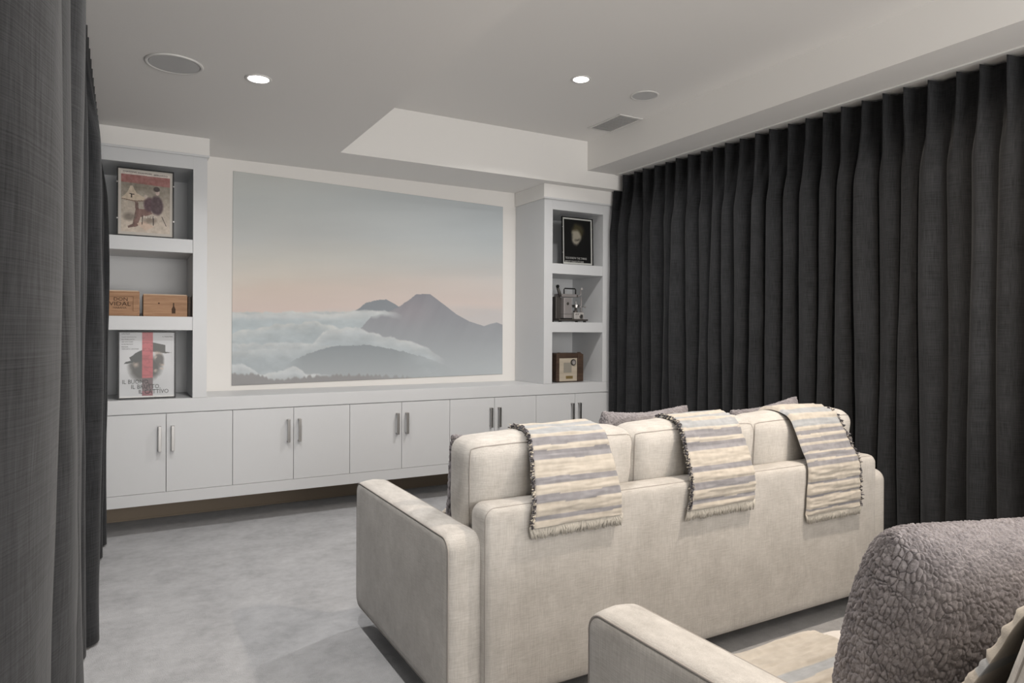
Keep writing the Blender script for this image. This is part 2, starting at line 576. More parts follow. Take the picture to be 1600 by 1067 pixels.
# ------------------------------------------------------------------ the picture on the wall
def inpoly(X, Y, poly):
    c = np.zeros(X.shape, bool)
    n = len(poly)
    for i in range(n):
        x1, y1 = poly[i]; x2, y2 = poly[(i+1) % n]
        if y1 == y2: continue
        t = ((y1 > Y) != (y2 > Y)) & (X < (x2-x1)*(Y-y1)/(y2-y1)+x1)
        c ^= t
    return c
def lerp3(a, b, t): return np.asarray(a)*(1-t[..., None])+np.asarray(b)*t[..., None]
def mural():
    nw, nh = 520, 360
    s_, t_ = np.meshgrid(np.linspace(0, 1, nw), np.linspace(0, 1, nh))
    xp = 1.29*s_/((1-s_)+1.29*s_)
    PX = 66+1183*xp
    top = 75+(PX-70)*.1356; bot = 1018-(PX-62)*.0438
    PY = top+t_*(bot-top)
    # sky
    ks = [75, 220, 380, 470, 540, 610, 690, 740]
    left = np.array([(166, 168, 160), (172, 177, 172), (176, 178, 172), (186, 181, 167), (195, 182, 164), (199, 176, 157), (196, 170, 155), (185, 175, 166)], float)
    right = np.array([(156, 160, 158), (157, 166, 168), (160, 169, 170), (166, 172, 170), (172, 171, 165), (186, 173, 162), (192, 172, 160), (178, 170, 165)], float)
    col = np.zeros((nh, nw, 3))
    yy = PY+(fbm(PX/260, PY/60, 3)-.5)*50-(PX-66)*-.03
    for c in range(3):
        a = np.interp(yy, ks, left[:, c]); b = np.interp(yy, ks, right[:, c])
        w = np.clip((PX-300)/900, 0, 1)
        col[..., c] = a*(1-w)+b*w
    col += (fbm(PX/420, PY/70, 9)-.5)[..., None]*7
    # far peak
    e = (fbm(PX/26, PY/26, 4)-.5)*14
    m2 = inpoly(PX+e*.4, PY+e*.5, [(600, 700), (640, 676), (665, 655), (700, 644), (757, 640), (778, 652), (805, 668), (900, 740), (600, 760)])
    col[m2] = (122, 129, 134)
    # cloud banks, back to front: (polyline of top edge, bottom, highlight, body)
    def bank(pts, fade, hi, body, seed, amp, dens=1.0):
        nonlocal col
        px = [p[0] for p in pts]; py = [p[1] for p in pts]
        edge = np.interp(PX, px, py)-(fbm(PX/34, PY/60, seed, 5)-.45)*amp*2
        d = PY-edge
        a = np.clip(d/7, 0, 1)*np.clip((fade-d)/(fade*.45), 0, 1)*dens
        a *= np.clip((px[-1]-PX)/70, 0, 1)
        lit = np.exp(-np.clip(d, 0, 999)/26)*(.55+.9*(fbm(PX/40, PY/26, seed+2)-.3))
        bc = lerp3(body, hi, np.clip(lit, 0, 1))
        bc += ((fbm(PX/60, PY/30, seed+4, 5)-.5)*26)[..., None]
        col = col*(1-a[..., None])+bc*a[..., None]
    bank([(0, 692), (200, 694), (440, 690), (560, 690), (640, 684), (750, 690), (790, 720)], 190, (186, 183, 174), (158, 170, 172), 21, 10)
    bank([(0, 712), (300, 716), (640, 728), (720, 745)], 220, (166, 176, 177), (150, 165, 168), 27, 6, .8)
    # main volcano
    main = [(560, 860), (640, 770), (690, 715), (740, 702), (800, 678), (850, 645), (886, 618), (945, 617), (990, 652), (1060, 708), (1110, 735), (1172, 757), (1198, 746), (1226, 740), (1262, 757), (1262, 1030), (560, 1030)]
    m1 = inpoly(PX+e*.25, PY+e*.35, main)
    g = np.clip((PY-610)/330, 0, 1)
    mc = lerp3((124, 124, 130), (148, 156, 158), g**1.1)
    rid = (fbm(PX/30+PY/60, PY/150, 6, 3)-.5)
    mc += rid[..., None]*9*(1-g)[..., None]
    mc += np.stack([np.exp(-((PX-860)/90)**2-((PY-690)/60)**2)*7, 0*PX, 0*PX], -1)
    col = np.where(m1[..., None], mc, col)
    # haze to the right foot
    hz = np.clip((PY-820)/200, 0, 1)*np.clip((PX-900)/300, 0, 1)
    col = lerp3(col, (158, 165, 166), hz*.6) if False else col*(1-hz[..., None]*.5)+np.array((160, 166, 166))*hz[..., None]*.5
    bank([(560, 700), (620, 690), (660, 684), (700, 690), (735, 686), (760, 690), (830, 700)], 34, (190, 188, 180), (160, 170, 172), 71, 9, .8)
    bank([(0, 800), (120, 775), (250, 748), (380, 742), (460, 735), (540, 765), (600, 800)], 230, (188, 186, 177), (150, 163, 166), 33, 12)
    bank([(430, 830), (480, 775), (560, 768), (620, 755), (680, 785), (770, 802), (860, 825), (930, 850), (1010, 900)], 150, (184, 184, 178), (153, 164, 167), 41, 12)
    bank([(0, 870), (120, 860), (260, 850), (400, 845), (540, 842), (600, 845)], 200, (180, 182, 177), (146, 157, 160), 51, 9, .9)
    # dark wooded hill in front
    e2 = (fbm(PX/12, PY/12, 8)-.5)*9
    hill = [(300, 940), (350, 905), (400, 882), (470, 858), (540, 842), (600, 842), (660, 838), (720, 846), (790, 858), (850, 872), (920, 893), (980, 915), (1060, 950), (1060, 1030), (300, 1030)]
    mh = inpoly(PX, PY+e2, hill)
    gh = np.clip((PY-840)/140, 0, 1)
    fadeR = np.clip((1060-PX)/260, 0, 1)*np.clip((PX-300)/90, 0, 1)
    hc = lerp3((126, 134, 137), (146, 153, 154), gh)
    a = mh*fadeR
    col = col*(1-a[..., None])+hc*a[..., None]
    bank([(0, 925), (110, 922), (150, 938), (200, 965), (300, 950), (345, 925), (400, 962), (520, 968)], 60, (196, 196, 190), (158, 166, 168), 61, 12, .9)
    # tree line along the bottom
    e3 = (vnoise(PX/9, PY*0, 12)-.5)*14
    tl = np.interp(PX, [60, 130, 200, 260, 330, 480, 640, 860, 1260], [958, 962, 968, 988, 982, 968, 964, 975, 1000])
    mt_ = np.clip((PY+e3-tl)/8, 0, 1)*np.clip((1150-PX)/500, 0, 1)
    col = col*(1-mt_[..., None])+np.array((133, 130, 127))*mt_[..., None]
    # geometry: the projected quadrilateral, 2 mm proud of the plaster
    TL, TR, BL, BR = (.668, 2.382), (2.840, 2.334), (.664, .868), (2.843, .894)
    X = (TL[0]*(1-s_)+TR[0]*s_)*(1-t_)+(BL[0]*(1-s_)+BR[0]*s_)*t_
    Z = (TL[1]*(1-s_)+TR[1]*s_)*(1-t_)+(BL[1]*(1-s_)+BR[1]*s_)*t_
    P = np.stack([X, np.full_like(X, YB-.003), Z], -1)
    me = grid_mesh('wall_picture', P)
    # albedo = seen colour relative to the plain plaster beside it
    sc = (188/255.)
    g_ = col.mean(-1, keepdims=True); col = g_+(col-g_)*.54+np.array((-1, 0, 2))
    lc = (np.clip(col, 0, 255)/255)**2.2/(sc**2.2)*.76
    set_colors(me, (np.clip(lc, 0, 1)**(1/2.2)*255).reshape(-1, 3))
    o = link('wall_picture', me, m_mural)
    o['label'] = 'large pale picture of a volcano above clouds on the back wall'
    o['category'] = 'picture'
    md = o.modifiers.new('thickness', 'SOLIDIFY'); md.thickness = .0025; md.offset = -1
    return o
mural()

# ------------------------------------------------------------------ ceiling fittings
dl_labels = ['round recessed ceiling light in the lowered ceiling near the left shelf tower',
             'round recessed ceiling light in the raised ceiling in front of the bulkhead']
dl_labels += [None]*4
def make_downlight():
    r = empty('downlight', (0, 0, 0))
    b = bmesh.new()
    seg = 40
    prof = [(.062, -.0005), (.062, -.003), (.058, -.0055), (.050, -.005), (.046, -.0015), (.046, -.0005)]
    rings = [[b.verts.new((q*math.cos(2*math.pi*k/seg), q*math.sin(2*math.pi*k/seg), z)) for k in range(seg)] for q, z in prof]
    for A, D in zip(rings, rings[1:]+rings[:1]):
        for k in range(seg): b.faces.new((A[k], A[(k+1) % seg], D[(k+1) % seg], D[k]))
    obj('trim_ring', b, m_white, r, True)
    lb = bmesh.new(); cyl(lb, (0, 0, -.0025), .0455, .004, n=40)
    obj('lens', lb, m_lamp, r)
    return r
d0 = make_downlight()
where = ['over the left aisle carpet', 'over the space before the front sofa', 'over the aisle beside the front sofa arm', 'above the gap between the two sofas', 'over the viewer beside the left curtain', 'behind the viewer over the rear seats']
for k, (x, y, z, pw, c) in enumerate(DOWNLIGHTS):
    o = d0 if k == 0 else copy_tree(d0)
    o.location = (x, y, z)
    tag(o, dl_labels[k] or 'round recessed ceiling light '+where[k], 'ceiling light', 'recessed ceiling lights')

def ceiling_speaker(loc, r, label):
    t = empty('ceiling_speaker', loc, label, 'speaker')
    b = bmesh.new(); seg = 48
    prof = [(r, -.0005), (r, -.004), (r-.004, -.007), (r-.014, -.006), (r-.016, -.0005)]
    rings = [[b.verts.new((q*math.cos(2*math.pi*k/seg), q*math.sin(2*math.pi*k/seg), z)) for k in range(seg)] for q, z in prof]
    for A, D in zip(rings, rings[1:]+rings[:1]):
        for k in range(seg): b.faces.new((A[k], A[(k+1) % seg], D[(k+1) % seg], D[k]))
    obj('rim', b, m_white, t, True)
    g = bmesh.new()
    cyl(g, (0, 0, -.003), r-.0165, .005, n=48)
    obj('grille', g, m_grille, t)
    return t
ceiling_speaker((.197, 3.462, ZS), .122, 'large round ceiling speaker with white rim near the left curtain')
ceiling_speaker((3.003, 3.515, ZM), .094, 'small grey round ceiling speaker between the right ceiling light and the bulkhead')
v = empty('ceiling_vent', (3.207, 4.095, ZM), 'rectangular white slatted air vent in the ceiling against the bulkhead', 'vent')
b = bmesh.new()
for x0, x1, y0, y1 in ((-.108, -.088, -.198, .198), (.088, .108, -.198, .198), (-.088, .088, -.198, -.178), (-.088, .088, .178, .198)):
    box(b, x0, x1, y0, y1, -.008, -.0005, .002)
obj('frame', b, m_white, v)
obj('backing', B(-.088, .088, -.178, .178, -.0025, -.0006), m_grille, v)
sl0 = None
for k in range(14):
    y = -.165+k*.0254
    if sl0 is None:
        sb = bmesh.new(); box(sb, -.087, .087, -.008, .008, -.0012, .0004)
        sb.transform(Matrix.Rotation(R(25), 4, 'X'))
        sl0 = obj('slat', sb, m_white, v); sl0.location = (0, y, -.0065)
    else:
        s2 = sl0.copy(); C.objects.link(s2); s2.parent = v; s2.location = (0, y, -.0065)

# ------------------------------------------------------------------ curtains
def curtain(name, pleats, X0, ztop, zbot, nx, seed, label, heads, peaks, nz=70, cpp=22):
    """pleats: sorted y positions of pleat centres; heads/peaks: protrusion at the top / bottom of each pleat
    (towards +nx*x). The cloth is one closed-thickness sheet following every fold."""
    rng = random.Random(seed)
    n = len(pleats)
    rows = []
    zs = np.concatenate([np.linspace(ztop, ztop-.10, 8), np.linspace(ztop-.13, ztop-.6, 14), np.linspace(ztop-.66, zbot, nz-22)])
    drift = [rng.uniform(-.018, .018) for _ in range(n)]
    drift2 = [rng.uniform(-.3, .3) for _ in range(n)]
    widths = [rng.uniform(.85, 1.15) for _ in range(n)]
    ph = np.linspace(-.5, .5, cpp, endpoint=False)
    UV = []
    P = []
    for z in zs:
        h = (ztop-z)/(ztop-zbot)                 # 0 top, 1 bottom
        hd = min(1, max(0, (ztop-.07-z)/.42)); hd = hd*hd*(3-2*hd)
        row, uvr = [], []
        for k in range(n):
            y0 = pleats[k]; yl = pleats[k-1] if k else pleats[k]-(pleats[1]-pleats[0])
            yr = pleats[k+1] if k < n-1 else pleats[k]+(pleats[-1]-pleats[-2])
            for p in ph:
                sp = (y0-yl) if p < 0 else (yr-y0)
                a = abs(p)*2
                # top: pinched finger pleat
                ft = math.exp(-(a/.16)**2)*.9+.12*(1-a)
                # below: round fold, broad ridge and tight valley
                c = .5+.5*math.cos(math.pi*a)
                fb = c**(.62+drift2[k]*.5)
                xt, xb = heads[k]*ft, peaks[k]*fb
                x = xt*(1-hd)+xb*hd
                yy = y0+p*sp
                # fullness: the ridge overhangs the valley
                yy += hd*(.11*sp*widths[k])*math.sin(2*math.pi*p)*1.0
                yy += hd*h*drift[k]*(1-a)+hd*.010*math.sin(z*2.3+k*1.7)*(1-a)
                x += hd*.006*math.sin(z*3.1+k*2.2+p*4)
                x += (vnoise(np.array(yy*40), np.array(z*5.+seed), seed)-.5)*.006*hd
                row.append((X0+nx*x, yy, z))
                uvr.append(((k+p)*.24, z))
        P.append(row); UV.append(uvr)
    P = np.array(P, float); UV = np.array(UV, float)
    me = grid_mesh('cloth', P)
    set_uv(me, UV)
    ymid = (pleats[0]+pleats[-1])/2
    t = empty(name, (X0, ymid, zbot), label, 'curtain')
    o = link('cloth', me, m_curt, t)
    o.location = (-X0, -ymid, -zbot)
    md = o.modifiers.new('thickness', 'SOLIDIFY'); md.thickness = .0025; md.offset = 0
    # heading tape stitched behind the pleats, darker
    hb = bmesh.new()
    x0, x1 = sorted((X0-nx*.012, X0-nx*.006))
    box(hb, x0-X0, x1-X0, pleats[0]-.06-ymid, pleats[-1]+.06-ymid, ztop-.09-zbot, ztop-.001-zbot)
    obj('heading_tape', hb, m_curt, t)
    return t
rng = random.Random(5)
pr_, hr, pk = [], [], []
y = 4.64
while y > -.6:
    pr_.append(y+rng.uniform(-.008, .008)); hr.append(.092+rng.uniform(-.006, .012)); pk.append(.125+rng.uniform(-.04, .025))
    y -= .1245
pr_, hr, pk = pr_[::-1], hr[::-1], pk[::-1]
curtain('curtain', pr_, 3.735, ZBK-.012, .012, -1, 3, 'long charcoal linen curtain with pinch pleats covering the right wall', hr, pk)
tr = obj('curtain_track', B(3.606, 3.622, -.7, YSF-.02, ZBK-.0095, ZBK-.0005, .002), m_white)
tag(tr, 'thin white curtain track under the bulkhead above the long right curtain', 'curtain track')
# left curtain: same cloth, hung close to the viewer
pl_, hl, kl = [], [], []
spec = {}
y = 4.62
ys = []
while y > 1.9:
    ys.append(y); y -= .13
ys += [1.74, 1.50, 1.16, .62, .40, .2, 0, -.2, -.4, -.6]
ys = ys[::-1]
X0L = -.185
def nearest(yv, lst):
    return min(lst, key=lambda a: abs(a-yv))
r_ = random.Random(9)
for yv in ys:
    hl.append(.055)
    kl.append(.075+r_.uniform(-.02, .012))
def setpk(yv, x):
    i = min(range(len(ys)), key=lambda k: abs(ys[k]-yv)); kl[i] = x-X0L
for yv, x in ((4.62, -.080), (4.49, -.105), (4.36, -.092), (3.45, -.10), (3.19, -.077), (3.06, -.125), (2.93, -.125), (2.8, -.125), (2.67, -.125), (2.54, -.12), (2.41, -.12), (2.28, -.105), (2.15, -.11), (2.02, -.10), (1.74, -.077), (1.50, -.081), (1.16, -.084), (.62, -.09)):
    setpk(yv, x)
curtain('curtain', ys, X0L, ZS-.004, .012, 1, 11, 'charcoal linen curtain hanging close at the left edge of the room', hl, kl)

# ------------------------------------------------------------------ sofas
SW, SD = 2.225, .955
CX_, CY_ = SW/2, SD/2
AW = .122
ZA0, ZA1, ZP1 = .088, .622, .706
BC = [(.114, .800), (.800, 1.452), (1.452, 2.105)]       # back cushion spans
def ctr(bm): bm.transform(Matrix.Translation((-CX_, -CY_, 0))); return bm
def seam_ring(hw, hh, rad, t, mapf, r=.0028):
    pts = [mapf(a, b, t) for a, b in rrect(hw, hh, rad, 8)]
    # drop near-duplicate points
    out = [pts[0]]
    for p in pts[1:]:
        if (Vector(p)-Vector(out[-1])).length > .003: out.append(p)
    return tube(bmesh.new(), out, r, 6, True)
def wavy(bm, amp, f, seed):
    for v in bm.verts:
        n = v.normal
        k = mnoise.noise(Vector((v.co.x*f+seed, v.co.y*f, v.co.z*f)))
        v.co += Vector(v.normal)*amp*k
def make_sofa():
    r = empty('sofa', (0, 0, 0))
    # arms
    hd, hz = SD/2, (ZA1-ZA0)/2
    lay = [(0.0, .016), (.004, .009), (.012, .003), (.03, .0), (.061, -.003), (.092, 0), (.110, .003), (.118, .009), (.122, .016)]
    for side in (0, 1):
        x0 = 0 if side == 0 else SW-AW
        f = lambda a, b, t, x0=x0: (x0+t, CY_+a, (ZA0+ZA1)/2+b)
        bm = loft(slab(hd, hz, .052, lay, .007, 8), f)
        a = obj('arm', ctr(bm), m_sofa, r, True)
        for t, ins in ((.003, .0095), (.119, .0095)):
            obj('seam', ctr(seam_ring(hd-ins, hz-ins, .043, t, f)), m_welt, a, True)
    # back frame
    yb0, yb1 = -.030, .085
    x0, x1 = AW-.012, SW-AW+.012
    hw, hz2 = (x1-x0)/2, (ZP1-ZA0)/2
    f = lambda a, b, t: ((x0+x1)/2+a, yb1-t, (ZA0+ZP1)/2+b)
    T = yb1-yb0
    lay = [(0, .020), (.006, .010), (.018, .002), (.05, 0), (T-.03, 0), (T-.014, .003), (T-.004, .012), (T, .022)]
    bf = obj('back_frame', ctr(loft(slab(hw, hz2, .040, lay, .004, 8), f)), m_sofa, r, True)
    obj('seam', ctr(seam_ring(hw-.006, hz2-.006, .036, T-.012, f, .0022)), m_welt, bf, True)
    # base and front rail
    obj('base', ctr(B(AW+.003, SW-AW-.003, .09, SD-.045, ZA0+.004, .285, .012)), m_sofa, r)
    # seat cushions
    for k, (a, b_) in enumerate(BC):
        w, d, h = b_-a-.006, .735, .175
        g = soft_map(w, d, h, .055, (.006, .012, .020), .004, 3+k)
        bm = soft_box(g, 14)
        bm.transform(Matrix.Translation(((a+b_)/2, .13+d/2, .285+h/2-.004)))
        obj('seat_cushion', ctr(bm), m_seat, r, True)
    # back cushions, leaning a little
    for k, (a, b_) in enumerate(BC):
        w, d, h = b_-a+.006, .165, .455
        g = soft_map(w, d, h, .058, (.004, .024, .014), .0045, 13+k*3, taper=.034)
        M = Matrix.Translation(((a+b_)/2+(.002 if k == 1 else 0), .182, .67)) @ Matrix.Rotation(R(5), 4, 'X')
        bm = soft_box(g, 20); bm.transform(M)
        c = obj('back_cushion', ctr(bm), m_sofa, r, True)
        t = np.linspace(-1, 1, 26)
        for fy in (-1, 1):
            ring = [(x, fy, 1) for x in t[:-1]]+[(1, fy, -z) for z in t[:-1]]+[(-x, fy, -1) for x in t[:-1]]+[(-1, fy, z) for z in t[:-1]]
            q = g(np.array(ring, float))
            pts = [M @ Vector(p) for p in q]
            obj('seam', ctr(tube(bmesh.new(), pts, .0022, 5, True)), m_welt, c, True)
    for x in (.10, SW-.10):
        for y in (.08, SD-.10):
            bm = bmesh.new()
            cyl(bm, (x, y, .045), .022, .09, n=20, r2=.03)
            obj('leg', ctr(bm), m_leg, r)
    return r
sofa = make_sofa()
FX, FY = .864, 1.905
sofa.location = (FX+CX_, FY+CY_, 0)
tag(sofa, 'oatmeal fabric three-seat sofa with three striped throws over its back', 'sofa', 'matching theatre sofas')
sofa2 = copy_tree(sofa)
RZ = R(0.6)
NX, NY = .930, 1.285           # front-left outer corner of the nearer sofa
rear = Vector((NX, NY, 0))-Vector((-math.sin(RZ), math.cos(RZ), 0))*SD
M2 = Matrix.Translation(rear) @ Matrix.Rotation(RZ, 4, 'Z')
sofa2.location = M2 @ Vector((CX_, CY_, 0))
sofa2.rotation_euler = (0, 0, RZ)
for ch in sofa2.children:
    if ch.name.startswith('back_cushion'):      # these have slumped backwards
        pv = Vector((0, .182-CY_, .46))
        ch.matrix_local = Matrix.Translation(pv+Vector((.085, 0, -.02))) @ Matrix.Rotation(R(13), 4, 'X') @ Matrix.Translation(-pv)
tag(sofa2, 'nearer oatmeal sofa cut by the frame, with one big fluffy pillow', 'sofa', 'matching theatre sofas')

# ------------------------------------------------------------------ throws
CR, GR, BL = (193, 186, 175), (143, 142, 146), (166, 169, 172)
STR = [(.0, CR), (.020, GR), (.033, CR), (.070, GR), (.094, CR), (.128, GR), (.150, CR), (.210, (150, 149, 153)), (.228, (134, 133, 137)), (.244, CR), (.262, GR), (.292, CR), (.305, BL), (.338, CR), (.352, BL), (.385, CR), (.42, BL), (.46, CR), (.60, BL), (.625, CR), (.80, BL), (.83, CR), (1.02, CR), (1.165, BL), (1.205, CR), (1.30, CR)]
STR3 = [(.0, CR), (.018, GR), (.026, CR), (.072, GR), (.080, CR), (.125, GR), (.134, CR), (.195, GR), (.215, CR), (.224, GR), (.247, CR), (.257, GR), (.285, CR), (.296, GR), (.318, CR), (.334, GR), (.352, CR), (.368, BL), (.40, CR), (.43, BL), (.47, CR), (.60, BL), (.62, CR), (1.02, CR), (1.06, BL), (1.10, CR), (1.3, CR)]
def smooth_path(pts, n):
    pts = np.array(pts, float)
    # Catmull-Rom
    P = np.vstack([2*pts[0]-pts[1], pts, 2*pts[-1]-pts[-2]])
    out = []
    for i in range(1, len(P)-2):
        for t in np.linspace(0, 1, 24, endpoint=False):
            a, b, c, d = P[i-1], P[i], P[i+1], P[i+2]
            out.append(.5*((2*b)+(-a+c)*t+(2*a-5*b+4*c-d)*t*t+(-a+3*b-3*c+d)*t**3))
    out.append(P[-2])
    out = np.array(out)
    s_ = np.concatenate([[0], np.cumsum(np.linalg.norm(np.diff(out, axis=0), axis=1))])
    u = np.linspace(0, s_[-1], n)
    return np.stack([np.interp(u, s_, out[:, k]) for k in range(out.shape[1])], 1), u
def make_throw(M, zb, xl, xr, tuft_side, stripes, seed, label, group, long=True, slump=0):
    """local sofa coordinates (before centring): path in (y,z); xl, xr = functions of arc length"""
    path = [(-.046, zb+.022), (-.044, .66), (-.037, .706), (-.005, .765), (.034, .838), (.062, .882), (.100, .905), (.155, .915), (.205, .908), (.245, .878)]
    if long:
        path += [(.272, .83), (.290, .75), (.305, .62), (.315, .525), (.34, .494), (.42, .487), (.50, .490), (.60, .492), (.70, .488), (.80, .474), (.850, .445), (.868, .40)]
    if slump:
        q = []
        for y_, z_ in path:
            k = min(1, max(0, (z_-.50)/.2)) if y_ > .0 else max(0, min(1, (y_+.02)/.06))
            a_ = slump*k; dy, dz = y_-.182, z_-.46
            q.append((.182+dy*math.cos(a_)-dz*math.sin(a_), .46+dy*math.sin(a_)+dz*math.cos(a_)-.020*k))
        path = q
    pts, u = smooth_path(path, 420 if long else 240)
    n = len(pts); nc = 60
    tan = np.gradient(pts, axis=0); tan /= np.linalg.norm(tan, axis=1, keepdims=True)
    nor = np.stack([-tan[:, 1], tan[:, 0]], 1)       # outward
    a = np.linspace(0, 1, nc)
    A, U = np.meshgrid(a, u)
    Xl = np.array([xl(t) for t in u]); Xr = np.array([xr(t) for t in u])
    X = Xl[:, None]*(1-A)+Xr[:, None]*A
    X += (vnoise(U*30, A*0+seed, seed)-.5)*.006
    wr = (fbm(X*10+seed, U*95, seed, 3)-.5)*.011+(fbm(X*5+seed, U*26, seed+3, 3)-.5)*.012
    # stripes pucker: the cream bands ride slightly proud of the grey ones
    col = np.zeros(A.shape+(3,)); hgt = np.zeros(A.shape)
    UW = U+(fbm(X*6, U*6, seed+7, 3)-.5)*.006
    for i in range(len(stripes)):
        u0 = stripes[i][0]; u1 = stripes[i+1][0] if i+1 < len(stripes) else 9
        msk = (UW >= u0) & (UW < u1)
        col[msk] = stripes[i][1]
        if stripes[i][1] == CR: hgt += msk*np.clip(np.minimum(UW-u0, u1-UW)/.008, 0, 1)*.0035
    col[UW < 0] = CR
    col += ((fbm(X*60, U*60, seed+9, 3)-.5)*26)[..., None]
    fold = .010
    edge = np.clip(np.minimum(A, 1-A)/.03, 0, 1)**.5
    off = (fold+wr+hgt)*edge
    Y = pts[:, 0][:, None]+nor[:, 0][:, None]*off
    Z = pts[:, 1][:, None]+nor[:, 1][:, None]*off
    outer = np.stack([X, Y, Z], -1)
    Yi = pts[:, 0][:, None]+nor[:, 0][:, None]*(-.001+0*off)
    Zi = pts[:, 1][:, None]+nor[:, 1][:, None]*(-.001+0*off)
    inner = np.stack([X, Yi, Zi], -1)
    full = np.concatenate([outer, inner[:, ::-1], outer[:, :1]], 1)
    cc = np.concatenate([col, col[:, ::-1]*.9, col[:, :1]], 1)
    full[..., 0] -= CX_; full[..., 1] -= CY_
    me = grid_mesh('cloth', full)
    set_colors(me, np.clip(cc, 0, 255).reshape(-1, 3))
    t = empty('striped_throw', (0, 0, 0), label, 'throw', group)
    o = link('cloth', me, m_throw, t)
    # fringe along the hanging end
    rg = random.Random(seed)
    fb = bmesh.new()
    xs0, xs1 = Xl[0]-CX_, Xr[0]-CX_
    for k in range(260):
        x = xs0+(xs1-xs0)*(k+rg.random())/260
        p0 = Vector((x, -.048-CY_, zb+.024)); l = rg.uniform(.026, .042)
        dx = .012*math.sin(x*60+seed)+rg.uniform(-.006, .006)
        pts_ = [p0, p0+Vector((dx*.4, -.006*rg.random(), -l*.5)), p0+Vector((dx, -.004+.006*rg.random(), -l))]
        tube(fb, pts_, [.0036, .0042, .0016], 5)
    fo = obj('fringe', fb, m_fringe, t, True); fo['kind'] = 'stuff'
    # ragged selvedge tufts along one long edge
    tb = bmesh.new()
    cols = []
    for i in range(0, n, 1):
        if u[i] > .46: break
        for _ in range(3):
            e = (Xl if tuft_side < 0 else Xr)[i]-CX_
            y_, z_ = pts[i]+nor[i]*(rg.uniform(.0, .014))
            p0 = Vector((e-tuft_side*.006, y_-CY_, z_))
            d = Vector((tuft_side*rg.uniform(.004, .014), nor[i][0]*rg.uniform(-.004, .009)+rg.uniform(-.004, .004), rg.uniform(-.010, .006)))
            tube(tb, [p0, p0+d*.6, p0+d], [.0022, .0024, .0010], 4)
            cc_ = rg.choice([(92, 90, 94), (120, 118, 122), (205, 198, 184), (70, 68, 72), (160, 155, 150)])
            cols += [cc_]*12
    to = obj('selvedge_tufts', tb, m_tuft, t, True); to['kind'] = 'stuff'
    set_colors(to.data, np.array(cols))
    t.matrix_world = M
    return t
MF = Matrix.Translation((FX+CX_, FY+CY_, 0))
MN = M2 @ Matrix.Translation((CX_, CY_, 0))
def lx(a0, a1, a2=None):   # linear in arc: rear hem, crest, seat
    return lambda u: np.interp(u, [0, .36, 1.3], [a0, a1, a2 if a2 is not None else a1])
g_ = 'striped throws folded over the front sofa'
t1 = make_throw(MF, .607, lx(.262, .338), lx(.632, .655), -1, STR, 1, 'striped throw over the left cushion of the front sofa, ragged dark edge at left', g_)
t2 = make_throw(MF, .580, lx(.938, 1.010), lx(1.288, 1.325), -1, STR, 2, 'middle striped throw of the three over the front sofa back', g_)
t3 = make_throw(MF, .477, lx(1.598, 1.632), lx(1.958, 1.945), 1, STR3, 3, 'narrow-striped throw at the right end of the front sofa, hanging lowest', g_)
t4 = make_throw(MN, .578, lx(.275, .275, .16), lx(.690, .690, .625), -1, STR, 1, 'cream throw with pale blue stripes spread on the nearer sofa seat', None, slump=R(13))

# ------------------------------------------------------------------ fluffy pillows
def pillow_mesh(w, h, t, n, seed, amp, dip=.08, knob=.0105, rnd=.0):
    s_ = np.linspace(-1, 1, n)
    s_ = np.sign(s_)*(1-(1-np.abs(s_))**1.75)
    a, b = np.meshgrid(s_, s_)
    def side(sg):
        x = a*w/2*(1-.06*(1-b*b)); z = b*h/2*(1-dip*(1-a*a))
        th = t/2*np.clip((1-np.abs(a)**2.6)*(1-np.abs(b)**2.6), 0, 1)**.46
        th = th*(1+.12*(fbm(a*2+seed, b*2, seed)-.5))
        cr = 1-rnd*(a*a*b*b)**1.5
        x = x*cr; z = z*cr
        P = np.stack([x, sg*th, z], -1)
        du = np.gradient(P, axis=1); dv = np.gradient(P, axis=0)
        nn = np.cross(du, dv); nn /= np.maximum(np.linalg.norm(nn, axis=-1, keepdims=True), 1e-9)
        nn *= np.sign(nn[..., 1:2]*sg+1e-9)
        # chenille: knobbly strands running down the cloth
        wob = (fbm(x*25+seed, z*25, seed+3)-.5)*1.6
        Q = np.stack([x/knob+wob, P[..., 1]/knob, z/(knob*2.2)+wob], -1)
        f1, f2 = worley3(Q, seed*3.1)
        lump = np.clip((f2-f1)*2.0, 0, 1)**.55
        d = amp*(lump-.6)+amp*.5*(fbm(x*150+sg, z*150+P[..., 1]*90, seed, 2)-.5)
        return P+nn*d[..., None]
    A, D = side(-1), side(1)
    # weld the rim
    for s0 in (np.s_[0, :], np.s_[-1, :], np.s_[:, 0], np.s_[:, -1]):
        mid = (A[s0]+D[s0])/2; A[s0] = mid; D[s0] = mid
    full = np.concatenate([A, D[:, ::-1]], 1)
    me = grid_mesh('fleece_pillow', full)
    bm = bmesh.new(); bm.from_mesh(me)
    bmesh.ops.remove_doubles(bm, verts=bm.verts, dist=1e-5)
    bmesh.ops.recalc_face_normals(bm, faces=bm.faces)
    bm.to_mesh(me); bm.free()
    me.polygons.foreach_set('use_smooth', np.ones(len(me.polygons), dtype=bool))
    return me
pm = pillow_mesh(.52, .47, .15, 150, 4, .006, .15, .0105, .06)
pn = pillow_mesh(.66, .51, .29, 520, 6, .0062, .11, .0092, .10)
def pillow(me, M, label, group=None):
    o = link('fleece_pillow', me, m_fur)
    o.matrix_world = M
    return tag(o, label, 'pillow', group)
def PM(x, y, z, lean, rz=0, roll=0):
    return Matrix.Translation((x, y, z)) @ Matrix.Rotation(rz, 4, 'Z') @ Matrix.Rotation(lean, 4, 'X') @ Matrix.Rotation(roll, 4, 'Y')
gp = 'fleece pillows standing on the front sofa'
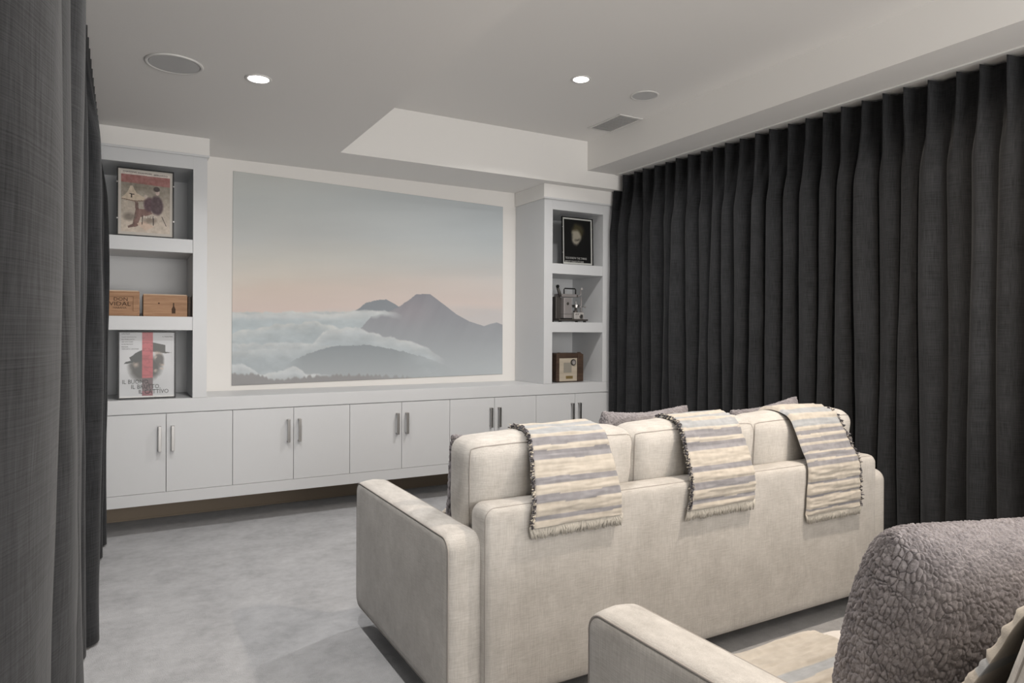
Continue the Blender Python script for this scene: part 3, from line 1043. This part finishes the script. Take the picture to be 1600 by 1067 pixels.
pillow(pm, PM(FX+.135+.282, FY+.365, .662, R(9), R(-5)), 'dark grey fleece pillow peeking out left of the front sofa cushion', gp)
pillow(pm, PM(1.945, FY+.385, .712, R(9), R(3)), 'mauve fleece pillow showing its top between the left and middle throws', gp)
pillow(pm, PM(2.70, FY+.385, .700, R(9), R(4), R(-5)), 'mauve fleece pillow showing one tip behind the right throw', gp)
pillow(pn, PM(1.545, .750, .640, R(14), R(-12), R(2.5)), 'large fluffy mauve-grey pillow on the nearer sofa')

# ------------------------------------------------------------------ posters
def poster(name, x0, x1, y, z0, z1, col, label, texts, lean=R(1.5), clips=True):
    w, h = x1-x0, z1-z0
    t = empty(name, ((x0+x1)/2, y, z0), label, 'poster')
    fb = bmesh.new()
    f_ = .0075
    for a in ((-w/2, -w/2+f_, 0, h), (w/2-f_, w/2, 0, h), (-w/2+f_, w/2-f_, 0, f_), (-w/2+f_, w/2-f_, h-f_, h)):
        box(fb, a[0], a[1], -.008, .008, a[2], a[3], .001)
    obj('frame', fb, m_black, t)
    obj('backing', B(-w/2+f_, w/2-f_, .001, .006, f_, h-f_), m_black, t)
    nh, nw = col.shape[:2]
    X, Z = np.meshgrid(np.linspace(-w/2+f_, w/2-f_, nw), np.linspace(h-f_, f_, nh))
    me = grid_mesh('print', np.stack([X, np.full_like(X, -.0005), Z], -1))
    set_colors(me, np.clip(col, 0, 255).reshape(-1, 3))
    o = link('print', me, m_print, t)
    md = o.modifiers.new('thickness', 'SOLIDIFY'); md.thickness = .0012; md.offset = -1
    for items, mt_ in texts:
        for s_, sz, px, pz, xs in items:
            tb = text_bm([(s_, sz*h, -w/2+px*w, h-pz*h, xs)])
            tb.transform(Matrix.Translation((0, -.0028, 0)))
            obj('lettering', tb, mt_, t)
    if clips:
        for sx in (-1, 1):
            for zz in (.25, .78):
                cb = bmesh.new(); cyl(cb, (sx*(w/2-.002), -.0095, h*zz), .0045, .003, 'y', 14)
                obj('clip', cb, m_chrome, t)
    t.rotation_euler = (-lean, 0, 0)
    return t

def canvas(nw, nh):
    return np.meshgrid(np.linspace(0, 1, nw), np.linspace(0, 1, nh))
def blend(col, mask, c):
    m_ = np.clip(mask, 0, 1)[..., None]
    return col*(1-m_)+np.asarray(c, float)*m_
def ell(s_, t_, cx, cy, rx, ry, soft=.15, rot=0):
    dx, dy = s_-cx, t_-cy
    a = dx*math.cos(rot)+dy*math.sin(rot); b = -dx*math.sin(rot)+dy*math.cos(rot)
    d = np.hypot(a/rx, b/ry)
    return np.clip((1-d)/soft, 0, 1)

# poster 1: sepia cafe scene: plain stand-in of a seated figure at a round table
s_, t_ = canvas(170, 220)
e = (fbm(s_*9, t_*9, 3)-.5)*.03
c = np.full(s_.shape+(3,), 200.)*np.array([1, .97, .93])
inner = (s_ > .05) & (s_ < .95) & (t_ > .035) & (t_ < .955)
bg = lerp3((150, 142, 130), (205, 192, 178), np.clip((t_-.2)/.6+(fbm(s_*7, t_*8, 5)-.5)*.9, 0, 1))
c = np.where(inner[..., None], bg, c)
c = blend(c, ((t_ > .075) & (t_ < .20+.03*s_) & inner)*(.75+.3*fbm(s_*14, t_*20, 7)), (160, 108, 104))
c = blend(c, ((t_ < .078+.008*s_) & inner)*1., (214, 204, 196))
c = blend(c, ell(s_+e, t_+e, .36, .27, .40, .10, .9)*.5, (118, 112, 98))
c = blend(c, inpoly(s_, t_, [(.06, .44), (.16, .36), (.22, .25), (.26, .25), (.33, .36), (.52, .43), (.52, .455), (.3, .475), (.06, .45)])*1., (206, 190, 170))
c = blend(c, inpoly(s_, t_, [(.06, .45), (.30, .475), (.54, .455), (.54, .465), (.3, .49), (.06, .46)])*1., (120, 98, 84))
c = blend(c, inpoly(s_, t_, [(.19, .365), (.29, .375), (.29, .385), (.25, .385), (.25, .43), (.225, .43), (.225, .38), (.19, .378)])*1., (60, 50, 48))
c = blend(c, inpoly(s_, t_, [(.30, .49), (.36, .49), (.37, .62), (.30, .87), (.18, .90), (.17, .87), (.26, .83), (.31, .62)])*.9, (112, 88, 82))
c = blend(c, ell(s_+e, t_+e, .21, .73, .16, .08, .6)*.7, (112, 104, 96))
c = blend(c, inpoly(s_+e, t_+e, [(.34, .6), (.56, .58), (.62, .66), (.40, .72), (.36, .86), (.28, .88), (.32, .7)])*.9, (128, 98, 92))
c = blend(c, ell(s_+e, t_, .56, .52, .12, .13, .3, .5)*.95, (98, 76, 82))
c = blend(c, ell(s_+e, t_+e, .70, .53, .14, .17, .25, -.1)*.97, (92, 76, 80))
c = blend(c, ell(s_, t_, .50, .40, .035, .035, .4), (205, 190, 180))
c = blend(c, ell(s_, t_, .715, .325, .045, .05, .3), (206, 186, 178))
c = blend(c, ell(s_, t_, .70, .275, .07, .045, .3), (78, 68, 66))
c = blend(c, inpoly(s_+e, t_+e, [(.34, .83), (.48, .77), (.66, .86), (.50, .93)])*.9, (214, 190, 172))
c = blend(c, (ell(s_+e, t_, .58, .76, .17, .07, .5))*.55, (120, 106, 96))
for px, qx in ((.44, .43), (.64, .64), (.80, .88)):
    c = blend(c, (np.abs(s_-(px+(qx-px)*(t_-.7)/.14)) < .007) & (t_ > .69) & (t_ < .84), (66, 56, 54))
for k in range(5):
    c = blend(c, ell(s_, t_, .47+k*.045, .71+.01*(k % 2), .018, .022, .4)*.8, (214, 206, 196))
c += ((fbm(s_*26, t_*30, 44, 3)-.5)*34)[..., None]*inner[..., None]
poster('framed_poster', -.038, .270, 4.725, 1.8235, 2.236, c, 'framed sepia poster of a table scene with red title on the top left shelf',
       [([('CHARMING', .030, .10, .068, 1.15), ('CHAMPION', .030, .36, .075, 1.15), ('BERNARDO', .030, .64, .082, 1.15)], m_inkblack)])

# poster 2: white sheet, red band, dark round cluster (plain stand-in for the picture)
s_, t_ = canvas(180, 230)
e = (fbm(s_*10, t_*10, 13)-.5)*.05
c = lerp3((202, 203, 205), (178, 180, 182), np.clip(ell(s_, t_, .5, .85, .7, .4, 1), 0, 1))
c = blend(c, ell(s_+e, t_+e, .46, .55, .34, .24, .35)*.98, (66, 64, 60))
c = blend(c, inpoly(s_+e*.4, t_+e*.4, [(.17, .38), (.40, .27), (.42, .44), (.20, .47), (.08, .485), (.12, .45), (.20, .43)])*1., (58, 60, 58))
c = blend(c, inpoly(s_, t_, [(.60, .155), (.83, .195), (.83, .30), (.95, .315), (.83, .325), (.60, .30)])*1., (74, 72, 68))
c = blend(c, ell(s_+e, t_+e, .72, .42, .10, .12, .4)*.9, (78, 74, 70))
for cx, cy, rx, ry in ((.30, .50, .07, .06), (.70, .335, .10, .04), (.66, .39, .05, .03), (.76, .49, .06, .025), (.76, .56, .05, .03), (.66, .60, .05, .04)):
    c = blend(c, ell(s_+e*1.4, t_+e*1.4, cx, cy, rx, ry, .8)*.75, (196, 178, 164))
red = ((s_ > .405) & (s_ < .60))*1.
c = blend(c, red*(t_ < .70)*.93, (186, 84, 90))
c = blend(c, red*(t_ < .70)*(fbm(s_*14, t_*24, 15) > .56)*.35, (140, 58, 64))
c = blend(c, red*(t_ >= .70)*.93, (92, 72, 74))
c = blend(c, red*(t_ > .90)*.8, (130, 66, 76))
for k in range(5):
    c = blend(c, (np.abs(s_-.5) < .10)*(np.abs(t_-(.16+k*.125+.03*(s_-.5))) < .004)*.6, (120, 50, 58))
c = blend(c, (t_ > .975)*1., (214, 214, 212))
poster('framed_poster', -.029, .286, 4.765, ZC+.0015, 1.249, c, 'framed white poster with a red vertical band and dark cluster, standing on the worktop',
       [([('IL BUONO,', .088, .07, .775, .82), ('IL BRUTTO,', .088, .22, .85, .86), ('IL CATTIVO', .088, .35, .925, .86)], m_inkgrey),
        ([('UN FILM', .026, .06, .05, 1.1), ('CLINT EASTWOOD', .022, .06, .095, 1), ('ELI WALLACH', .022, .06, .13, 1.2), ('LEE VAN CLEEF', .022, .06, .165, 1), ('IN TECHNICOLOR', .022, .06, .20, .8), ('REGIA', .028, .06, .24, 1.1), ('SERGIO LEONE', .022, .06, .27, 1.5), ('IL MAESTRO', .026, .76, .09, 1)], m_inkgrey)], clips=False)

# poster 3: black sheet, pale vague shape (stand-in), white caption
s_, t_ = canvas(110, 150)
c = np.full(s_.shape+(3,), 14.)
e = (fbm(s_*7, t_*7, 23)-.5)*.08
mar = (s_ < .045) | (s_ > .955) | (t_ < .03) | (t_ > .965)
c = blend(c, ell(s_+e, t_+e, .52, .27, .26, .19, .5)*.8, (76, 70, 48))
c = blend(c, ell(s_+e, t_+e, .46, .42, .19, .20, .35)*.9, (158, 152, 138))
c = blend(c, ell(s_+e*2, t_+e*2, .50, .46, .17, .06, .9)*.7, (52, 48, 42))
c = blend(c, (mar*1.), (196, 197, 192))
poster('framed_poster', 3.188, 3.505, 4.765, 1.8235, 2.229, c, 'small framed black poster with white caption on the top right shelf',
       [([("YOU KNOW THE THING", .062, .10, .875, .78), ("ABOUT CHAOS IT'S FAIR", .062, .08, .95, .70)], m_inkwhite)])

# ------------------------------------------------------------------ wooden crates
def crate(x0, x1, y0, y1, z0, z1, label, front):
    w, d, h = x1-x0, y1-y0, z1-z0
    t = empty('wooden_crate', ((x0+x1)/2, y0, z0), label, 'box')
    th = .009
    obj('side_board', B(-w/2, -w/2+th, 0, d, 0, h, .0008), m_pine, t)
    obj('side_board', B(w/2-th, w/2, 0, d, 0, h, .0008), m_pine, t)
    obj('back_board', B(-w/2+th, w/2-th, d-th, d, 0, h), m_pine, t)
    obj('bottom_board', B(-w/2+th, w/2-th, th, d-th, 0, th), m_pine, t)
    obj('front_board', B(-w/2+th*.2, w/2-th*.2, -.004, th, 0, h, .0008), m_pine, t)
    obj('lid', B(-w/2+.002, w/2-.002, .002, d-.002, h+.0003, h+.007, .001), m_pine2, t)
    front(t, w, h)
    return t
def front1(t, w, h):
    # raised moulding round a recessed field and a branded mark
    b = bmesh.new()
    for a in ((-w/2+.004, w/2-.004, h-.030, h-.004), (-w/2+.004, w/2-.004, .004, .030), (-w/2+.004, -w/2+.030, .030, h-.030), (w/2-.034, w/2-.004, .030, h-.030)):
        box(b, a[0], a[1], -.009, -.0042, a[2], a[3], .0015)
    obj('moulding', b, m_pine, t)
    for it in (('DON', .030, -.030, .092, 1.1), ('VIDAL', .036, -.052, .062, 1.15), ('HABANA', .016, -.032, .045, 1.1)):
        tb = text_bm([it])
        tb.transform(Matrix.Translation((.0, -.0048, 0)))
        obj('lettering', tb, m_ink, t)
def front2(t, w, h):
    b = bmesh.new()
    # small bottle mark and a dot
    tube(b, [(.045, -.0045, .020), (.045, -.0045, .048), (.045, -.0045, .058), (.045, -.0045, .066), (.045, -.0045, .086)], [.010, .011, .006, .0035, .0035], 10)
    bmesh.ops.scale(b, vec=(1, .08, 1), verts=b.verts, space=Matrix.Translation((0, .0045, 0)))
    obj('bottle_mark', b, m_ink, t)
    b = bmesh.new(); cyl(b, (-.037, -.0045, .082), .005, .001, 'y', 12)
    obj('knot_mark', b, m_ink, t)
crate(-.133, .085, 4.765, 4.99, 1.3405, 1.489, 'stained wooden crate with dark stamped lettering and raised edge moulding', front1)
crate(.104, .350, 4.765, 4.985, 1.3405, 1.472, 'plain wooden crate with a small bottle mark on its front', front2)
bk_ = empty('book', (.3635, 4.77, 1.3405), 'thin dark book upright between the bottle crate and the shelf side', 'book')
obj('cover', (lambda b: (box(b, -.009, -.0075, 0, .15, 0, .128, .0005), box(b, .0075, .009, 0, .15, 0, .128, .0005), box(b, -.0075, .0075, 0, .0015, 0, .128))[0])(bmesh.new()), m_walnut, bk_)
obj('pages', B(-.0072, .0072, .002, .146, .003, .125), m_pine2, bk_)

# ------------------------------------------------------------------ vintage film editor/projector
m_steel = mat('grey_enamel', (.30, .28, .275), .4, .2)
m_dsteel = mat('dark_enamel', (.075, .068, .062), .45, .3)
m_lsteel = mat('pale_enamel', (.50, .48, .46), .4, .2)
p = empty('film_projector', (3.285, 4.80, 1.3405), 'small vintage film projector in grey metal with black carrying handle', 'projector')
def pb(name, bm, mt_, par=p, sm=False): return obj(name, bm, mt_, par, sm)
bm = B(-.148, .148, -.07, .09, .012, .026, .003)
base = pb('base_plate', bm, m_dsteel)
for x in (-.125, .125):
    for y in (-.05, .07):
        b = bmesh.new(); cyl(b, (x, y, .006), .013, .012, n=16); pb('foot', b, m_black, base)
lh = pb('lamp_house', B(-.094, -.012, -.062, .06, .030, .205, .006), m_steel)
b = bmesh.new(); box(b, -.0945, -.0115, -.0635, .0615, .066, .0685, .0008); pb('band', b, m_dsteel, lh)
b = bmesh.new(); box(b, -.096, -.010, -.0635, .0615, .026, .034, .001); pb('plinth', b, m_black, lh)
b = bmesh.new(); cyl(b, (-.056, -.0635, .155), .012, .003, 'y', 20); pb('badge', b, m_dsteel, lh)
pb('side_housing', B(-.148, -.099, -.02, .07, .027, .215, .006), m_dsteel)
b = bmesh.new(); box(b, -.122, .055, -.035, .05, .212, .238, .006); pb('top_housing', b, m_steel)
b = bmesh.new(); tube(b, [(-.052, .0, .236), (-.052, .0, .278), (-.044, .0, .286), (.058, .0, .286), (.066, .0, .278), (.066, .0, .236)], .0055, 8); pb('handle', b, m_black, sm=True)
b = bmesh.new(); box(b, .050, .078, -.02, .03, .214, .235, .003); pb('handle_mount', b, m_dsteel)
b = bmesh.new(); tube(b, [(-.110, -.03, .215), (-.122, -.03, .25), (-.143, -.03, .300)], [.013, .013, .010], 10); ar = pb('reel_arm', b, m_dsteel, sm=True)
b = bmesh.new(); cyl(b, (-.142, -.038, .298), .013, .012, 'y', 20); pb('spindle', b, m_black, ar)
b = bmesh.new(); tube(b, [(.070, .02, .225), (.100, .02, .222), (.132, .02, .236), (.136, .02, .290)], [.009, .008, .007, .006], 10); ar = pb('reel_arm', b, m_steel, sm=True)
b = bmesh.new(); cyl(b, (.136, .012, .288), .010, .012, 'y', 20); pb('spindle', b, m_lsteel, ar)
b = bmesh.new(); cyl(b, (.055, -.02, .142), .034, .014, 'z', 28, bev=.002); cyl(b, (.055, -.02, .130), .030, .010, 'z', 28); ln = pb('lens_barrel', b, m_chrome)
b = bmesh.new(); cyl(b, (.055, -.02, .158), .006, .018, 'z', 12); cyl(b, (.055, -.02, .172), .009, .012, 'z', 16, bev=.002); pb('focus_knob', b, m_chrome, ln)
b = bmesh.new(); cyl(b, (.055, -.02, .108), .011, .044, 'z', 16); cyl(b, (.050, -.02, .092), .020, .012, 'z', 20); pb('lens_post', b, m_dsteel)
gt = pb('gate_block', B(.015, .112, -.058, .03, .026, .084, .005), m_lsteel)
b = bmesh.new(); cyl(b, (.080, -.064, .050), .017, .012, 'y', 24, bev=.002); pb('knob', b, m_chrome, gt)
for x in (.03, .05): 
    b = bmesh.new(); cyl(b, (x, -.060, .068), .004, .005, 'y', 12); pb('screw', b, m_dsteel, gt)
b = bmesh.new(); tube(b, [(.09, -.02, .134), (.148, -.02, .132)], .003, 8); cr_ = pb('crank_rod', b, m_chrome, sm=True)
b = bmesh.new(); bmesh.ops.create_uvsphere(b, u_segments=14, v_segments=10, radius=.008, matrix=Matrix.Translation((.150, -.02, .133))); pb('crank_ball', b, m_chrome, cr_, True)
b = bmesh.new(); tube(b, [(.125, .0, .026), (.125, .0, .215)], .006, 10); pb('post', b, m_steel, sm=True)

# ------------------------------------------------------------------ vintage wooden case on the worktop
m_cream = wood('aged_paper_face', (.42, .36, .28), (.52, .46, .37), .2)
q = empty('vintage_camera_case', (3.292, 4.80, ZC+.0015), 'dark wooden vintage case with a cream face and round dial, on the worktop', 'case')
ww, hh_, dd = .274, .243, .12
b = loft([[(a, bb, t) for a, bb in rrect(ww/2-i_, hh_/2-i_, .02, 5)] for t, i_ in ((0, .002), (.003, 0), (dd-.003, 0), (dd, .002))], lambda a, bb, t: (a, t, hh_/2+bb+.002))
obj('case_body', b, m_walnut, q)
obj('face_panel', B(-.105, .075, -.004, 0, .008, .202, .001), m_cream, q)
fr = bmesh.new()
for a in ((-.137, -.108, -.008, 0, .004, .240), (.079, .137, -.010, 0, .004, .236), (-.108, .079, -.008, 0, .205, .240)):
    box(fr, *a, .004)
obj('front_frame', fr, m_walnut, q)
obj('picture_patch', B(-.062, .018, -.0055, -.0042, .080, .165), mat('grey_engraving', (.27, .25, .21), .7), q)
b = bmesh.new(); cyl(b, (.034, -.008, .166), .027, .009, 'y', 32, bev=.002); dl_ = obj('dial', b, m_dsteel, q)
b = bmesh.new(); cyl(b, (.034, -.014, .166), .018, .004, 'y', 28); obj('dial_face', b, m_steel, dl_)
b = bmesh.new(); box(b, .030, .038, -.0175, -.016, .150, .170); obj('pointer', b, m_lsteel, dl_)
obj('brass_plate', B(-.040, .030, -.006, -.0042, .028, .052, .0005), mat('old_brass', (.33, .24, .10), .4, .6), q)
b = bmesh.new(); cyl(b, (.110, .02, hh_+.003), .016, .012, 'z', 20, bev=.002); obj('top_knob', b, m_walnut, q)
b = bmesh.new(); cyl(b, (-.095, .02, hh_+.002), .014, .009, 'z', 20, bev=.002); obj('top_knob', b, m_walnut, q)
